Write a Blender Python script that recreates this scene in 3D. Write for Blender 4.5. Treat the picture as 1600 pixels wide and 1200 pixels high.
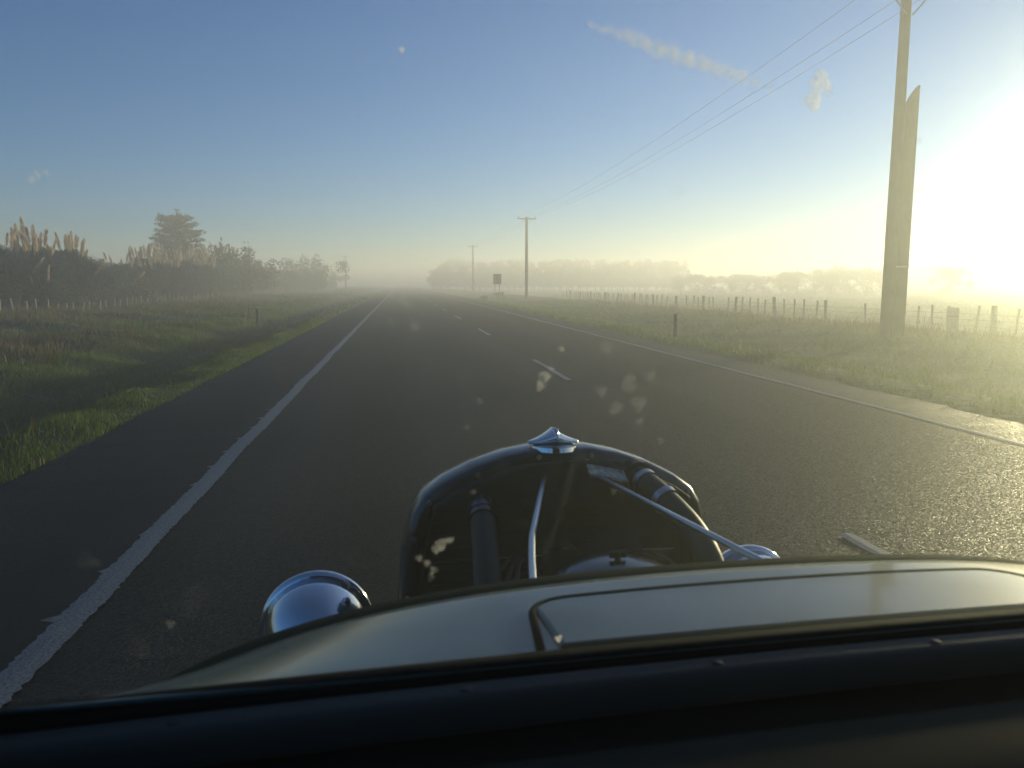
import bpy, math, random
import numpy as np
from mathutils import Vector, Matrix
R_ = math.radians
rng = np.random.default_rng(7)
random.seed(7)
for o in list(bpy.data.objects):
    bpy.data.objects.remove(o)
S = bpy.context.scene
COL = S.collection

# ------------------------------------------------------------------ camera
cd = bpy.data.cameras.new('camera')
cam = bpy.data.objects.new('camera', cd)
COL.objects.link(cam)
PITCH, YAW = R_(7.383), R_(8.276)
cam.location = (0, 0, 1.4)
cam.rotation_euler = (R_(90) - PITCH, 0, -YAW)
cd.sensor_width = 36
cd.lens = 36 * 1200 / 1600
cd.clip_start = 0.02
cd.clip_end = 6000
cd.dof.use_dof = True
cd.dof.focus_distance = 20.0
cd.dof.aperture_fstop = 8.5
S.camera = cam

# ------------------------------------------------------------------ sky, sun, exposure
SUN_EL, SUN_AZ = R_(4.6), R_(48.6)          # azimuth clockwise from the road direction (+Y)
W = bpy.data.worlds.new('World')
S.world = W
W.use_nodes = True
wn = W.node_tree
sky = wn.nodes.new('ShaderNodeTexSky')
sky.sky_type = 'NISHITA'
sky.sun_disc = False
sky.sun_elevation = SUN_EL
sky.sun_rotation = SUN_AZ
sky.air_density = 0.85
sky.dust_density = 0.0
sky.ozone_density = 4.5
bg = wn.nodes['Background']
bg.inputs['Strength'].default_value = 0.125
wn.links.new(sky.outputs[0], bg.inputs['Color'])
ld = bpy.data.lights.new('sun', 'SUN')
ld.energy = 5.0
ld.angle = R_(3.5)
ld.color = (1.0, 0.88, 0.50)
sun = bpy.data.objects.new('sun', ld)
COL.objects.link(sun)
to_sun = Vector((math.sin(SUN_AZ) * math.cos(SUN_EL), math.cos(SUN_AZ) * math.cos(SUN_EL), math.sin(SUN_EL)))
sun.rotation_euler = to_sun.to_track_quat('Z', 'Y').to_euler()
sun.location = to_sun * 60
vs = S.view_settings
vs.view_transform = 'Standard'
vs.look = 'None'
vs.exposure = 0.48
vs.gamma = 1.0
vs.use_curve_mapping = False
S.cycles.use_denoising = True
S.cycles.max_bounces = 4
S.cycles.diffuse_bounces = 1
S.cycles.glossy_bounces = 3
S.cycles.transmission_bounces = 4
S.cycles.transparent_max_bounces = 8
S.cycles.volume_bounces = 1
S.cycles.caustics_reflective = False
S.cycles.caustics_refractive = False
S.cycles.sample_clamp_indirect = 6.0

# ------------------------------------------------------------------ material helpers
def mat(name, base=(.5, .5, .5), rough=.6, metal=0.0, spec=.5, vary=None, bump=None, coat=0.0, trans=None, rvary=None):
    """Principled material; vary=(second colour, scale, contrast), bump=(scale, strength, distance)"""
    m = bpy.data.materials.new(name)
    m.use_nodes = True
    nt = m.node_tree
    p = nt.nodes['Principled BSDF']
    p.inputs['Base Color'].default_value = (*base, 1)
    p.inputs['Roughness'].default_value = rough
    p.inputs['Metallic'].default_value = metal
    p.inputs['Specular IOR Level'].default_value = spec
    if coat:
        p.inputs['Coat Weight'].default_value = coat
        p.inputs['Coat Roughness'].default_value = .07
    tc = nt.nodes.new('ShaderNodeTexCoord')
    if vary:
        c2, sc, con = vary
        n = nt.nodes.new('ShaderNodeTexNoise')
        n.inputs['Scale'].default_value = sc
        n.inputs['Detail'].default_value = 6
        n.inputs['Roughness'].default_value = .65
        nt.links.new(tc.outputs['Object'], n.inputs['Vector'])
        cr = nt.nodes.new('ShaderNodeValToRGB')
        cr.color_ramp.elements[0].position = .5 - con
        cr.color_ramp.elements[1].position = .5 + con
        cr.color_ramp.elements[0].color = (*base, 1)
        cr.color_ramp.elements[1].color = (*c2, 1)
        nt.links.new(n.outputs['Fac'], cr.inputs['Fac'])
        nt.links.new(cr.outputs['Color'], p.inputs['Base Color'])
    if rvary:
        r1, sc = rvary
        n3 = nt.nodes.new('ShaderNodeTexNoise')
        n3.inputs['Scale'].default_value = sc
        n3.inputs['Detail'].default_value = 5
        nt.links.new(tc.outputs['Object'], n3.inputs['Vector'])
        mr = nt.nodes.new('ShaderNodeMapRange')
        mr.inputs['From Min'].default_value = .35
        mr.inputs['From Max'].default_value = .7
        mr.inputs['To Min'].default_value = rough
        mr.inputs['To Max'].default_value = r1
        nt.links.new(n3.outputs['Fac'], mr.inputs['Value'])
        nt.links.new(mr.outputs[0], p.inputs['Roughness'])
    if bump:
        sc, st, dist = bump
        n2 = nt.nodes.new('ShaderNodeTexNoise')
        n2.inputs['Scale'].default_value = sc
        n2.inputs['Detail'].default_value = 4
        nt.links.new(tc.outputs['Object'], n2.inputs['Vector'])
        b = nt.nodes.new('ShaderNodeBump')
        b.inputs['Strength'].default_value = st
        b.inputs['Distance'].default_value = dist
        nt.links.new(n2.outputs['Fac'], b.inputs['Height'])
        nt.links.new(b.outputs[0], p.inputs['Normal'])
    if trans:                                   # thin leaves let light through
        amt, tcol = trans
        out = nt.nodes['Material Output']
        t = nt.nodes.new('ShaderNodeBsdfTranslucent')
        t.inputs['Color'].default_value = (*tcol, 1)
        mx = nt.nodes.new('ShaderNodeMixShader')
        mx.inputs[0].default_value = amt
        nt.links.new(p.outputs[0], mx.inputs[1])
        nt.links.new(t.outputs[0], mx.inputs[2])
        nt.links.new(mx.outputs[0], out.inputs['Surface'])
    return m

def leaf_mat(name, c1, c2, amt, tcol, rough=.55, patch=0.0):
    """foliage: colour varies leaf by leaf through a per-island random value"""
    m = mat(name, c1, rough, trans=(amt, tcol))
    nt = m.node_tree
    g = nt.nodes.new('ShaderNodeNewGeometry')
    cr = nt.nodes.new('ShaderNodeValToRGB')
    cr.color_ramp.elements[0].color = (*c1, 1)
    cr.color_ramp.elements[1].color = (*c2, 1)
    nt.links.new(g.outputs['Random Per Island'], cr.inputs['Fac'])
    tc = nt.nodes.new('ShaderNodeTexCoord')
    n = nt.nodes.new('ShaderNodeTexNoise')
    n.inputs['Scale'].default_value = .45
    n.inputs['Detail'].default_value = 5
    nt.links.new(tc.outputs['Object'], n.inputs['Vector'])
    mr = nt.nodes.new('ShaderNodeMapRange')
    mr.inputs['From Min'].default_value = .48
    mr.inputs['From Max'].default_value = .68
    mr.inputs['To Max'].default_value = patch
    nt.links.new(n.outputs['Fac'], mr.inputs['Value'])
    mx = nt.nodes.new('ShaderNodeMix')
    mx.data_type = 'RGBA'
    nt.links.new(mr.outputs[0], mx.inputs[0])
    nt.links.new(cr.outputs['Color'], mx.inputs[6])
    mx.inputs[7].default_value = (.10, .075, .030, 1)        # straw-coloured patches
    nt.links.new(mx.outputs[2], nt.nodes['Principled BSDF'].inputs['Base Color'])
    return m

# ------------------------------------------------------------------ mesh helpers
class MB:
    def __init__(self):
        self.v, self.f = [], []
    def add(self, v, f):
        o = len(self.v)
        self.v += [tuple(map(float, p)) for p in v]
        self.f += [tuple(i + o for i in q) for q in f]
        return self
    def box(self, c, s, rz=0.0, taper=1.0):
        x, y, z = [a / 2 for a in s]
        ca, sa = math.cos(rz), math.sin(rz)
        v = []
        for k, t in ((-1, 1.0), (1, taper)):
            for a, b in ((-1, -1), (1, -1), (1, 1), (-1, 1)):
                px, py = a * x * t, b * y * t
                v.append((c[0] + px * ca - py * sa, c[1] + px * sa + py * ca, c[2] + k * z))
        return self.add(v, [(3, 2, 1, 0), (4, 5, 6, 7), (0, 1, 5, 4), (1, 2, 6, 5), (2, 3, 7, 6), (3, 0, 4, 7)])
    def tube(self, pts, rad, n=10, cap=True):
        pts = [Vector(p) for p in pts]
        if not hasattr(rad, '__len__'):
            rad = [rad] * len(pts)
        v, f = [], []
        up = None
        for i, p in enumerate(pts):
            t = (pts[min(i + 1, len(pts) - 1)] - pts[max(i - 1, 0)]).normalized()
            if up is None:
                up = Vector((0, 0, 1)) if abs(t.z) < .9 else Vector((1, 0, 0))
            a = t.cross(up).normalized()
            b = a.cross(t).normalized()
            up = b
            for k in range(n):
                an = 2 * math.pi * k / n
                v.append(p + (a * math.cos(an) + b * math.sin(an)) * rad[i])
        for i in range(len(pts) - 1):
            for k in range(n):
                k2 = (k + 1) % n
                f.append((i * n + k, i * n + k2, (i + 1) * n + k2, (i + 1) * n + k))
        if cap:
            f.append(tuple(range(n - 1, -1, -1)))
            f.append(tuple((len(pts) - 1) * n + k for k in range(n)))
        return self.add(v, f)
    def lathe(self, prof, n=32, o=(0, 0, 0), axis='z', cap=True):
        v, f = [], []
        for r, h in prof:
            for k in range(n):
                a = 2 * math.pi * k / n
                x, y = r * math.cos(a), r * math.sin(a)
                p = (x, y, h) if axis == 'z' else (x, h, -y) if axis == 'y' else (h, x, y)
                v.append((p[0] + o[0], p[1] + o[1], p[2] + o[2]))
        m = len(prof)
        for i in range(m - 1):
            for k in range(n):
                k2 = (k + 1) % n
                f.append((i * n + k, i * n + k2, (i + 1) * n + k2, (i + 1) * n + k))
        if cap:
            f.append(tuple(range(n - 1, -1, -1)))
            f.append(tuple((m - 1) * n + k for k in range(n)))
        return self.add(v, f)
    def loft(self, secs, closed=False, cap=False):
        n = len(secs[0])
        v = [p for s in secs for p in s]
        f = []
        for i in range(len(secs) - 1):
            for k in range(n if closed else n - 1):
                k2 = (k + 1) % n
                f.append((i * n + k, i * n + k2, (i + 1) * n + k2, (i + 1) * n + k))
        if cap:
            f.append(tuple(range(n - 1, -1, -1)))
            f.append(tuple((len(secs) - 1) * n + k for k in range(n)))
        return self.add(v, f)
    def mesh(self, name, m=None, smooth=False):
        me = bpy.data.meshes.new(name)
        me.from_pydata(self.v, [], self.f)
        if m:
            me.materials.append(m)
        if smooth:
            me.polygons.foreach_set('use_smooth', [True] * len(me.polygons))
        me.update()
        return me
    def build(self, name, m, parent=None, smooth=False, auto=None, solid=0, bevel=0):
        me = self.mesh(name, m, smooth or auto is not None)
        o = link(name, me, parent)
        if auto is not None:
            try:
                me.set_sharp_from_angle(angle=R_(auto))
            except Exception:
                pass
        if solid:
            md = o.modifiers.new('thickness', 'SOLIDIFY')
            md.thickness = solid
            md.offset = -1
        if bevel:
            md = o.modifiers.new('bevel', 'BEVEL')
            md.width = bevel
            md.segments = 3
            md.limit_method = 'ANGLE'
        return o

def link(name, me, parent=None):
    o = bpy.data.objects.new(name, me)
    COL.objects.link(o)
    if parent:
        o.parent = parent
    return o

def tag(o, label=None, cat=None, group=None, kind=None):
    for k, v in (('label', label), ('category', cat), ('group', group), ('kind', kind)):
        if v:
            o[k] = v
    return o

def thing(name, label, cat, loc=(0, 0, 0), rz=0.0, group=None):
    o = bpy.data.objects.new(name, None)
    COL.objects.link(o)
    o.empty_display_size = .2
    o.location = loc
    o.rotation_euler = (0, 0, rz)
    return tag(o, label, cat, group)

def copy_tree(o, parent=None):
    c = o.copy()
    COL.objects.link(c)
    c.parent = parent
    for ch in o.children:
        copy_tree(ch, c)
    return c

def np_mesh(name, v, tris, m):
    """fast mesh from arrays of triangles"""
    me = bpy.data.meshes.new(name)
    nf = len(tris)
    me.vertices.add(len(v))
    me.vertices.foreach_set('co', np.asarray(v, np.float32).ravel())
    me.loops.add(nf * 3)
    me.loops.foreach_set('vertex_index', np.asarray(tris, np.int32).ravel())
    me.polygons.add(nf)
    me.polygons.foreach_set('loop_start', np.arange(0, nf * 3, 3, dtype=np.int32))
    me.polygons.foreach_set('loop_total', np.full(nf, 3, np.int32))
    me.materials.append(m)
    me.update(calc_edges=True)
    return me

# ------------------------------------------------------------------ ground shape
def sm(a, b, x):
    t = np.clip((x - a) / (b - a), 0, 1)
    return t * t * (3 - 2 * t)

def lump(x, y):
    return (np.sin(x * .55 + 1.3 * np.sin(y * .21)) * np.sin(y * .33 + .8 * np.sin(x * .4)) * .5
            + np.sin(x * 1.27 + y * .71) * np.sin(y * .93 - x * .31) * .3
            + np.sin(x * 2.9 - y * 1.3) * np.sin(y * 2.1 + x * 1.7) * .12)

def gz(x, y):
    x = np.asarray(x, float)
    y = np.asarray(y, float)
    # left: grass lip, a bank falling away from the road, then rough rising ground
    l = -x
    zl = .035 * sm(2.7, 2.95, l) + (-.42) * sm(3.35, 4.3, l) + .36 * sm(4.5, 7.5, l) + .30 * sm(8, 22, l)
    zl = zl + lump(x, y) * .26 * sm(5.0, 9, l) + .05 * np.sin(y * .9) * sm(2.9, 3.4, l) + .04 * np.sin(y * 2.3 + x) * sm(2.9, 3.4, l)
    # right: shallow swale, a grassy bank carrying the poles, then the lower paddock
    zr = .03 * sm(6.3, 6.6, x) - .30 * sm(7.0, 9.0, x) + .16 * sm(9.5, 14.5, x) - .52 * sm(17.6, 20.0, x) - .25 * sm(30, 90, x)
    zr = zr + lump(x * 1.1, y * 1.2) * .10 * sm(7.0, 10, x) * (1 - .7 * sm(17, 22, x))
    return np.where(x < 0, zl, zr) - .03

def axis(parts):
    out = []
    for a, b, n in parts:
        out += list(np.linspace(a, b, n, endpoint=False))
    out.append(parts[-1][1])
    return np.array(out)

m_ground = mat('turf soil', (.022, .040, .012), .95, vary=((.060, .046, .024), .35, .10), bump=(6, .8, .1))
xs = axis([(-880, -60, 14), (-60, -14, 46), (-14, -2.6, 60), (-2.6, 6.2, 6), (6.2, 22, 60), (22, 60, 30), (60, 880, 14)])
ys = axis([(-150, 0, 10), (0, 60, 170), (60, 140, 80), (140, 400, 40), (400, 1450, 18)])
X, Y = np.meshgrid(xs, ys)
Z = gz(X, Y)
gv = np.stack([X.ravel(), Y.ravel(), Z.ravel()], 1)
nx, ny = len(xs), len(ys)
ii = (np.arange(ny - 1)[:, None] * nx + np.arange(nx - 1)[None]).ravel()
gt = np.concatenate([np.stack([ii, ii + 1, ii + nx + 1], 1), np.stack([ii, ii + nx + 1, ii + nx], 1)])
gm = np_mesh('ground', gv, gt, m_ground)
gm.polygons.foreach_set('use_smooth', [True] * len(gm.polygons))
tag(link('ground', gm), kind='structure')

# ------------------------------------------------------------------ road and markings
def chip_seal():
    m = bpy.data.materials.new('chip seal')
    m.use_nodes = True
    nt = m.node_tree
    p = nt.nodes['Principled BSDF']
    tc = nt.nodes.new('ShaderNodeTexCoord')
    vo = nt.nodes.new('ShaderNodeTexVoronoi')
    vo.inputs['Scale'].default_value = 150
    nt.links.new(tc.outputs['Object'], vo.inputs['Vector'])
    n = nt.nodes.new('ShaderNodeTexNoise')
    n.inputs['Scale'].default_value = .7
    n.inputs['Detail'].default_value = 8
    mp = nt.nodes.new('ShaderNodeMapping')
    mp.inputs['Scale'].default_value = (1.6, .12, 1)         # bleeding and wheel tracks run along the lane
    nt.links.new(tc.outputs['Object'], mp.inputs['Vector'])
    nt.links.new(mp.outputs[0], n.inputs['Vector'])
    bw = nt.nodes.new('ShaderNodeSeparateColor')
    nt.links.new(vo.outputs['Color'], bw.inputs[0])
    cr = nt.nodes.new('ShaderNodeValToRGB')                  # stone by stone
    cr.color_ramp.elements[0].color = (.010, .010, .010, 1)
    cr.color_ramp.elements[1].color = (.046, .046, .046, 1)
    nt.links.new(bw.outputs[0], cr.inputs['Fac'])
    mx = nt.nodes.new('ShaderNodeMix')
    mx.data_type = 'RGBA'
    mx.blend_type = 'MULTIPLY'
    mx.inputs[0].default_value = .8
    c2 = nt.nodes.new('ShaderNodeValToRGB')
    c2.color_ramp.elements[0].position = .35
    c2.color_ramp.elements[1].position = .65
    c2.color_ramp.elements[0].color = (.34, .34, .35, 1)
    c2.color_ramp.elements[1].color = (1, 1, .98, 1)
    nt.links.new(n.outputs['Fac'], c2.inputs['Fac'])
    nt.links.new(cr.outputs[0], mx.inputs[6])
    nt.links.new(c2.outputs[0], mx.inputs[7])
    sx = nt.nodes.new('ShaderNodeSeparateXYZ')                # tyres have polished two darker tracks in each lane
    nt.links.new(tc.outputs['Object'], sx.inputs[0])
    ma = nt.nodes.new('ShaderNodeMath')
    ma.operation = 'MULTIPLY_ADD'
    ma.inputs[1].default_value = 3.72
    ma.inputs[2].default_value = 2.6
    nt.links.new(sx.outputs[0], ma.inputs[0])
    si = nt.nodes.new('ShaderNodeMath')
    si.operation = 'SINE'
    nt.links.new(ma.outputs[0], si.inputs[0])
    tm = nt.nodes.new('ShaderNodeMapRange')
    tm.inputs['From Min'].default_value = -.6
    tm.inputs['To Min'].default_value = 1.0
    tm.inputs['To Max'].default_value = .62
    nt.links.new(si.outputs[0], tm.inputs['Value'])
    m2 = nt.nodes.new('ShaderNodeMix')
    m2.data_type = 'RGBA'
    m2.blend_type = 'MULTIPLY'
    m2.inputs[0].default_value = 1.0
    nt.links.new(mx.outputs[2], m2.inputs[6])
    nt.links.new(tm.outputs[0], m2.inputs[7])
    nt.links.new(m2.outputs[2], p.inputs['Base Color'])
    mr = nt.nodes.new('ShaderNodeMapRange')
    mr.inputs['To Min'].default_value = .38
    mr.inputs['To Max'].default_value = .9
    nt.links.new(bw.outputs[1], mr.inputs['Value'])
    nt.links.new(mr.outputs[0], p.inputs['Roughness'])
    p.inputs['Specular IOR Level'].default_value = .07
    # each stone tilts its own way
    sub = nt.nodes.new('ShaderNodeVectorMath')
    sub.operation = 'SUBTRACT'
    sub.inputs[1].default_value = (.5, .5, .5)
    nt.links.new(vo.outputs['Color'], sub.inputs[0])
    sc = nt.nodes.new('ShaderNodeVectorMath')
    sc.operation = 'MULTIPLY'
    sc.inputs[1].default_value = (.62, .62, 0)
    nt.links.new(sub.outputs[0], sc.inputs[0])
    ge = nt.nodes.new('ShaderNodeNewGeometry')
    ad = nt.nodes.new('ShaderNodeVectorMath')
    nt.links.new(ge.outputs['Normal'], ad.inputs[0])
    nt.links.new(sc.outputs[0], ad.inputs[1])
    no = nt.nodes.new('ShaderNodeVectorMath')
    no.operation = 'NORMALIZE'
    nt.links.new(ad.outputs[0], no.inputs[0])
    b = nt.nodes.new('ShaderNodeBump')
    b.inputs['Strength'].default_value = .45
    b.inputs['Distance'].default_value = .004
    b.invert = True
    nt.links.new(vo.outputs['Distance'], b.inputs['Height'])
    nt.links.new(no.outputs[0], b.inputs['Normal'])
    nt.links.new(b.outputs[0], p.inputs['Normal'])
    return m

m_road = chip_seal()
XL, XR = -2.76, 6.25
rb = MB()
yy = np.concatenate([np.arange(-30, 40, .18), np.arange(40, 150, 1.0), np.arange(150, 1440, 20.)])
prev = 0
secs = []
for i, y in enumerate(yy):
    jl = .05 * math.sin(y * 3.1) * math.sin(y * 1.3) + rng.normal(0, .03)
    jr = .06 * math.sin(y * 2.3 + 1) * math.sin(y * .9) + rng.normal(0, .03)
    row = [(XL + jl, y, -.02)] + [(x, y, .03 * (1 - ((x - 1.75) / 4.5) ** 2)) for x in (XL + jl + .03, -1, .4, 1.75, 3.2, 5, XR + jr - .03)] + [(XR + jr, y, -.02)]
    secs.append(row)
rb.loft(secs)
road = tag(rb.build('road', m_road, smooth=True), kind='structure')

def road_z(x):
    return .03 * (1 - ((x - 1.75) / 4.5) ** 2)

def paint_mat(name, c, wear):
    m = mat(name, c, .55, vary=((.05, .05, .048), 85, .10))
    cr = [n for n in m.node_tree.nodes if n.type == 'VALTORGB'][0]
    cr.color_ramp.elements[0].position = wear
    cr.color_ramp.elements[1].position = wear + .14
    return m
m_paint = paint_mat('worn white road paint', (.19, .20, .20), .45)
m_paint2 = paint_mat('white road paint', (.18, .18, .18), .50)

def strip(name, x0, x1, y0, y1, m, step=.025, jit=.005, ribs=False):
    b = MB()
    far = max(y0, min(y1, 34))
    ys_ = list(np.arange(y0, far, step)) + list(np.linspace(far, y1, max(2, int((y1 - far) / 2) + 1)))
    secs = []
    for y in ys_:
        wob = .012 * math.sin(y * 2.1) * math.sin(y * .7)
        a, c = x0 + wob + rng.normal(0, jit), x1 + wob + rng.normal(0, jit)
        if ribs:
            ph = (y / .545) % 1.0
            if ph < .10:
                a -= .075 * (1 - ph / .10) * (.4 + .6 * math.sin(int(y / .545) * 12.9) ** 2)
        secs.append([(a, y, road_z(a) + .006), (x0 + .5 * (x1 - x0), y, road_z(x0) + .0085), (c, y, road_z(c) + .006)])
    b.loft(secs)
    return b.build(name, m, road)
strip('edge_line', -1.44, -1.31, -5, 420, m_paint, ribs=True)
strip('edge_line', 5.30, 5.41, -5, 300, m_paint2, jit=.006)
for k in range(16):
    y0 = .75 + k * 10.0
    strip('centre_dash', 2.36, 2.45, y0, y0 + 3.05, m_paint2, step=.06, jit=.004)

# ------------------------------------------------------------------ grass: one mass for each verge
def grass(name, label, n, xr, yr, hr, wr, m, lean=.35, sel=None, pw=1.6):
    t = rng.random(n) ** pw
    y = yr[0] + (yr[1] - yr[0]) * t
    x = rng.uniform(xr[0], xr[1], n)
    if sel is not None:
        k = sel(x, y)
        x, y = x[k], y[k]
    n = len(x)
    tuft = .55 + .45 * np.sin(x * 3.1 + 2 * np.sin(y * 1.7)) * np.sin(y * 2.3 + 1.5 * np.sin(x * 2.2)) + rng.normal(0, .15, n)
    h = rng.uniform(hr[0], hr[1], n) * np.clip(tuft, .18, 1.2) * np.where(rng.random(n) < .04, 1.8, 1.0)
    w = rng.uniform(wr[0], wr[1], n) * (1 + y / 22)
    z = gz(x, y)
    a = rng.uniform(0, 2 * np.pi, n)
    d = rng.uniform(0, 2 * np.pi, n)
    ln = h * rng.uniform(.1, 1, n) * lean * 2
    b0 = np.stack([x - np.cos(a) * w, y - np.sin(a) * w, z - .02], 1)
    b1 = np.stack([x + np.cos(a) * w, y + np.sin(a) * w, z - .02], 1)
    mid = np.stack([x + np.cos(d) * ln * .35, y + np.sin(d) * ln * .35, z + h * .62], 1)
    off = np.stack([np.cos(a) * w * .6, np.sin(a) * w * .6, 0 * w], 1)
    tip = np.stack([x + np.cos(d) * ln, y + np.sin(d) * ln, z + h], 1)
    v = np.stack([b0, b1, mid - off, mid + off, tip], 1).reshape(-1, 3)
    k = np.arange(n)[:, None] * 5
    tr = np.concatenate([k + np.array([[0, 1, 3]]), k + np.array([[0, 3, 2]]), k + np.array([[2, 3, 4]])])
    o = link(name, np_mesh(name, v, tr, m))
    return tag(o, label, 'grass', kind='stuff')

m_grass = leaf_mat('verge grass blade', (.018, .050, .010), (.060, .125, .016), .42, (.13, .21, .025), patch=.7)
m_dry = leaf_mat('dry grass blade', (.055, .035, .020), (.14, .085, .045), .35, (.22, .13, .06))
grass('verge_grass', 'short green roadside grass left of the road', 190000, (-7.5, -2.80), (3.0, 30), (.025, .085), (.0025, .005), m_grass, pw=1.5)
grass('rough_grass', 'rougher green grass on the uneven ground left of the verge', 110000, (-24, -5.5), (7, 60), (.06, .22), (.003, .007), m_grass, pw=1.3)
grass('far_grass', 'rough green grass further along the left side', 26000, (-40, -2.9), (30, 170), (.08, .28), (.008, .014), m_grass)
dry_sel = lambda x, y: (lump(x * .8 + 5, y * .7 + 3) > .12) | (x < -15)
grass('dry_grass', 'brown dead grass patches below the pampas', 60000, (-24, -6.5), (16, 75), (.10, .34), (.004, .010), m_dry, sel=dry_sel, pw=1.2)
grass('bank_grass', 'misty green grass bank right of the road', 70000, (6.3, 20), (5, 75), (.04, .16), (.004, .008), m_grass)
grass('paddock_grass', 'pale misty paddock grass beyond the right fence', 20000, (20, 75), (15, 190), (.10, .30), (.012, .025), m_grass, pw=1.2)
grass('seed_stalks', 'scattered dry seeded stalks standing in the left verge', 2600, (-14, -2.95), (4, 45), (.16, .42), (.0016, .003), m_dry, lean=.25)
seed = lambda x, y: (rng.random(len(x)) < .5) & ((np.abs(x - 17.3) < 2.4))
grass('tall_grass', 'tall grass stalks around the pole foot and fence', 9000, (14.5, 20.5), (18, 70), (.2, .5), (.004, .008), m_dry, sel=seed)

# ------------------------------------------------------------------ power poles and wires
m_pole = mat('weathered pole timber', (.06, .052, .045), .85, vary=((.11, .095, .08), 2.2, .2), bump=(30, .5, .01))
m_iron = mat('galvanised iron', (.25, .25, .25), .55, metal=.6)
m_porc = mat('brown porcelain', (.10, .05, .03), .25)
m_wire = mat('dull wire', (.06, .06, .06), .6, metal=.5)
POFF = (-.9, .25, .9)

def power_pole(label, x, y, h, r0=.225, r1=.185, side=1):
    t = thing('power_pole', label, 'pole', (x, y, float(gz(x, y)) - .02), 0, 'power poles along the road')
    MB().tube([(0, 0, -.3), (0, 0, h * .33), (0, 0, h * .66), (0, 0, h)], [r0, r0 * .95 + r1 * .05, (r0 + r1) / 2 * .97, r1], 14).build('shaft', m_pole, t, auto=40)
    MB().box((0, -.17, h - .22), (2.1, .10, .11)).build('crossarm', m_pole, t, bevel=.012)
    for s in (-1, 1):
        MB().tube([(s * .50, -.17, h - .27), (s * .08, -.17, h - .72)], .022, 6).build('brace', m_iron, t)
    for q in POFF:
        i = MB().lathe([(.012, 0), (.012, .10), (.045, .11), (.05, .14), (.03, .16), (.045, .18), (.04, .22), (.015, .25)], 10, (q, -.17, h - .165)).build('insulator', m_porc, t, smooth=True)
    return t
P1, P2, P3 = (13.6, 20.0), (13.76, 83.6), (13.76, 145.6)
HTS = (9.37, 8.82, 8.85)
power_pole('tall timber power pole nearest the camera, cut off by the top edge', *P1, HTS[0], .165, .135)
power_pole('power pole with crossarm right of the road sign', *P2, HTS[1], .17, .14)
power_pole('fainter power pole left of the road sign', *P3, HTS[2], .17, .14)
power_pole('thin distant power pole on the left side of the road', -13.2, 197, 8.4, .17, .14)
st = thing('stub_pole', 'shorter stub pole with slanting cut top beside the nearest power pole', 'pole', (14.36, 20.6, float(gz(14.36, 20.6)) - .02))
b = MB()
n = 16
secs = []
for z in (-.3, 3, 5.5, None):
    ring = []
    for k in range(n):
        a = 2 * math.pi * k / n
        rr = .195 if z is None or z > 1 else .205
        px, py = rr * math.cos(a), rr * math.sin(a)
        ring.append((px, py, z if z is not None else 6.72 + .36 * px / .195))
    secs.append(ring)
b.loft(secs, closed=True, cap=True).build('shaft', m_pole, st, auto=40)
MB().lathe([(.215, 0), (.215, .05)], 16, (0, 0, 2.0)).build('steel_band', m_iron, st, auto=40)

def wire(label, a, c, sag, group):
    pts = []
    for i in range(25):
        t = i / 24
        p = Vector(a).lerp(Vector(c), t)
        p.z -= sag * 4 * t * (1 - t)
        pts.append(p)
    return tag(MB().tube(pts, .0065, 5).build('power_line', m_wire), label, 'cable', group)
def wtop(p, h, q):
    return (p[0] + q, p[1] - .17, float(gz(*p)) + h + .05)
which = ('left', 'middle', 'right')
for q, s in zip(POFF, which):
    wire(f'{s} wire running from the nearest pole to the second pole', wtop(P1, HTS[0], q), wtop(P2, HTS[1], q), .75, 'power lines')
    wire(f'{s} wire from the second pole to the third pole', wtop(P2, HTS[1], q), wtop(P3, HTS[2], q), .7, 'power lines')

# ------------------------------------------------------------------ fences
m_post = mat('grey fence timber', (.16, .145, .12), .9, vary=((.26, .24, .21), 5, .2))
m_postp = mat('pale fence batten', (.32, .31, .28), .8, vary=((.18, .17, .15), 5, .2))
def fence(label, x, y0, y1, pitch, hpost, hbat, mp, mb, nb=4):
    t = thing('farm_fence', label, 'fence', (x, y0, float(gz(x, y0))))
    pm = [MB().tube([(0, 0, -.3), (.01 * j, 0, hpost * .5), (.02 * j, 0, hpost)], [.095, .09, .085], 8).mesh('post', mp) for j in (-1, 1)]
    bm = [MB().box((0, 0, hbat / 2), (.06, .06, hbat)).mesh('batten', mb)]
    y, k = y0, 0
    tops = []
    while y <= y1:
        zz = float(gz(x, y))
        o = link('post', pm[k % 2], t)
        o.location = (rng.normal(0, .04), y - y0, zz - t.location.z - rng.uniform(0, .1))
        s = rng.uniform(.8, 1.15)
        o.scale = (s, s, rng.uniform(.95, 1.06))
        o.rotation_euler = (rng.normal(0, .03), rng.normal(0, .04), 0)
        tops.append((o.location.x, y - y0, zz - t.location.z))
        for j in range(nb):
            if rng.random() < .12:
                continue
            yb = y + pitch * (j + 1) / (nb + 1) + rng.normal(0, .12)
            zb = float(gz(x, yb))
            c = link('batten', bm[0], t)
            c.location = (rng.normal(0, .03), yb - y0, zb - t.location.z + rng.uniform(.0, .12))
            c.rotation_euler = (rng.normal(0, .05), rng.normal(0, .06), 0)
        y += pitch * rng.uniform(.93, 1.07)
        k += 1
    for h in (.35, .6, .82, 1.02):
        MB().tube([(p[0] - .09, p[1], p[2] + h) for p in tops], .006, 4).build('fence_wire', m_wire, t)
    return t
fence('post and batten wire fence along the misty paddock on the right', 20.0, 18.6, 92, 5.0, 1.34, 1.22, m_post, m_post)
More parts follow.
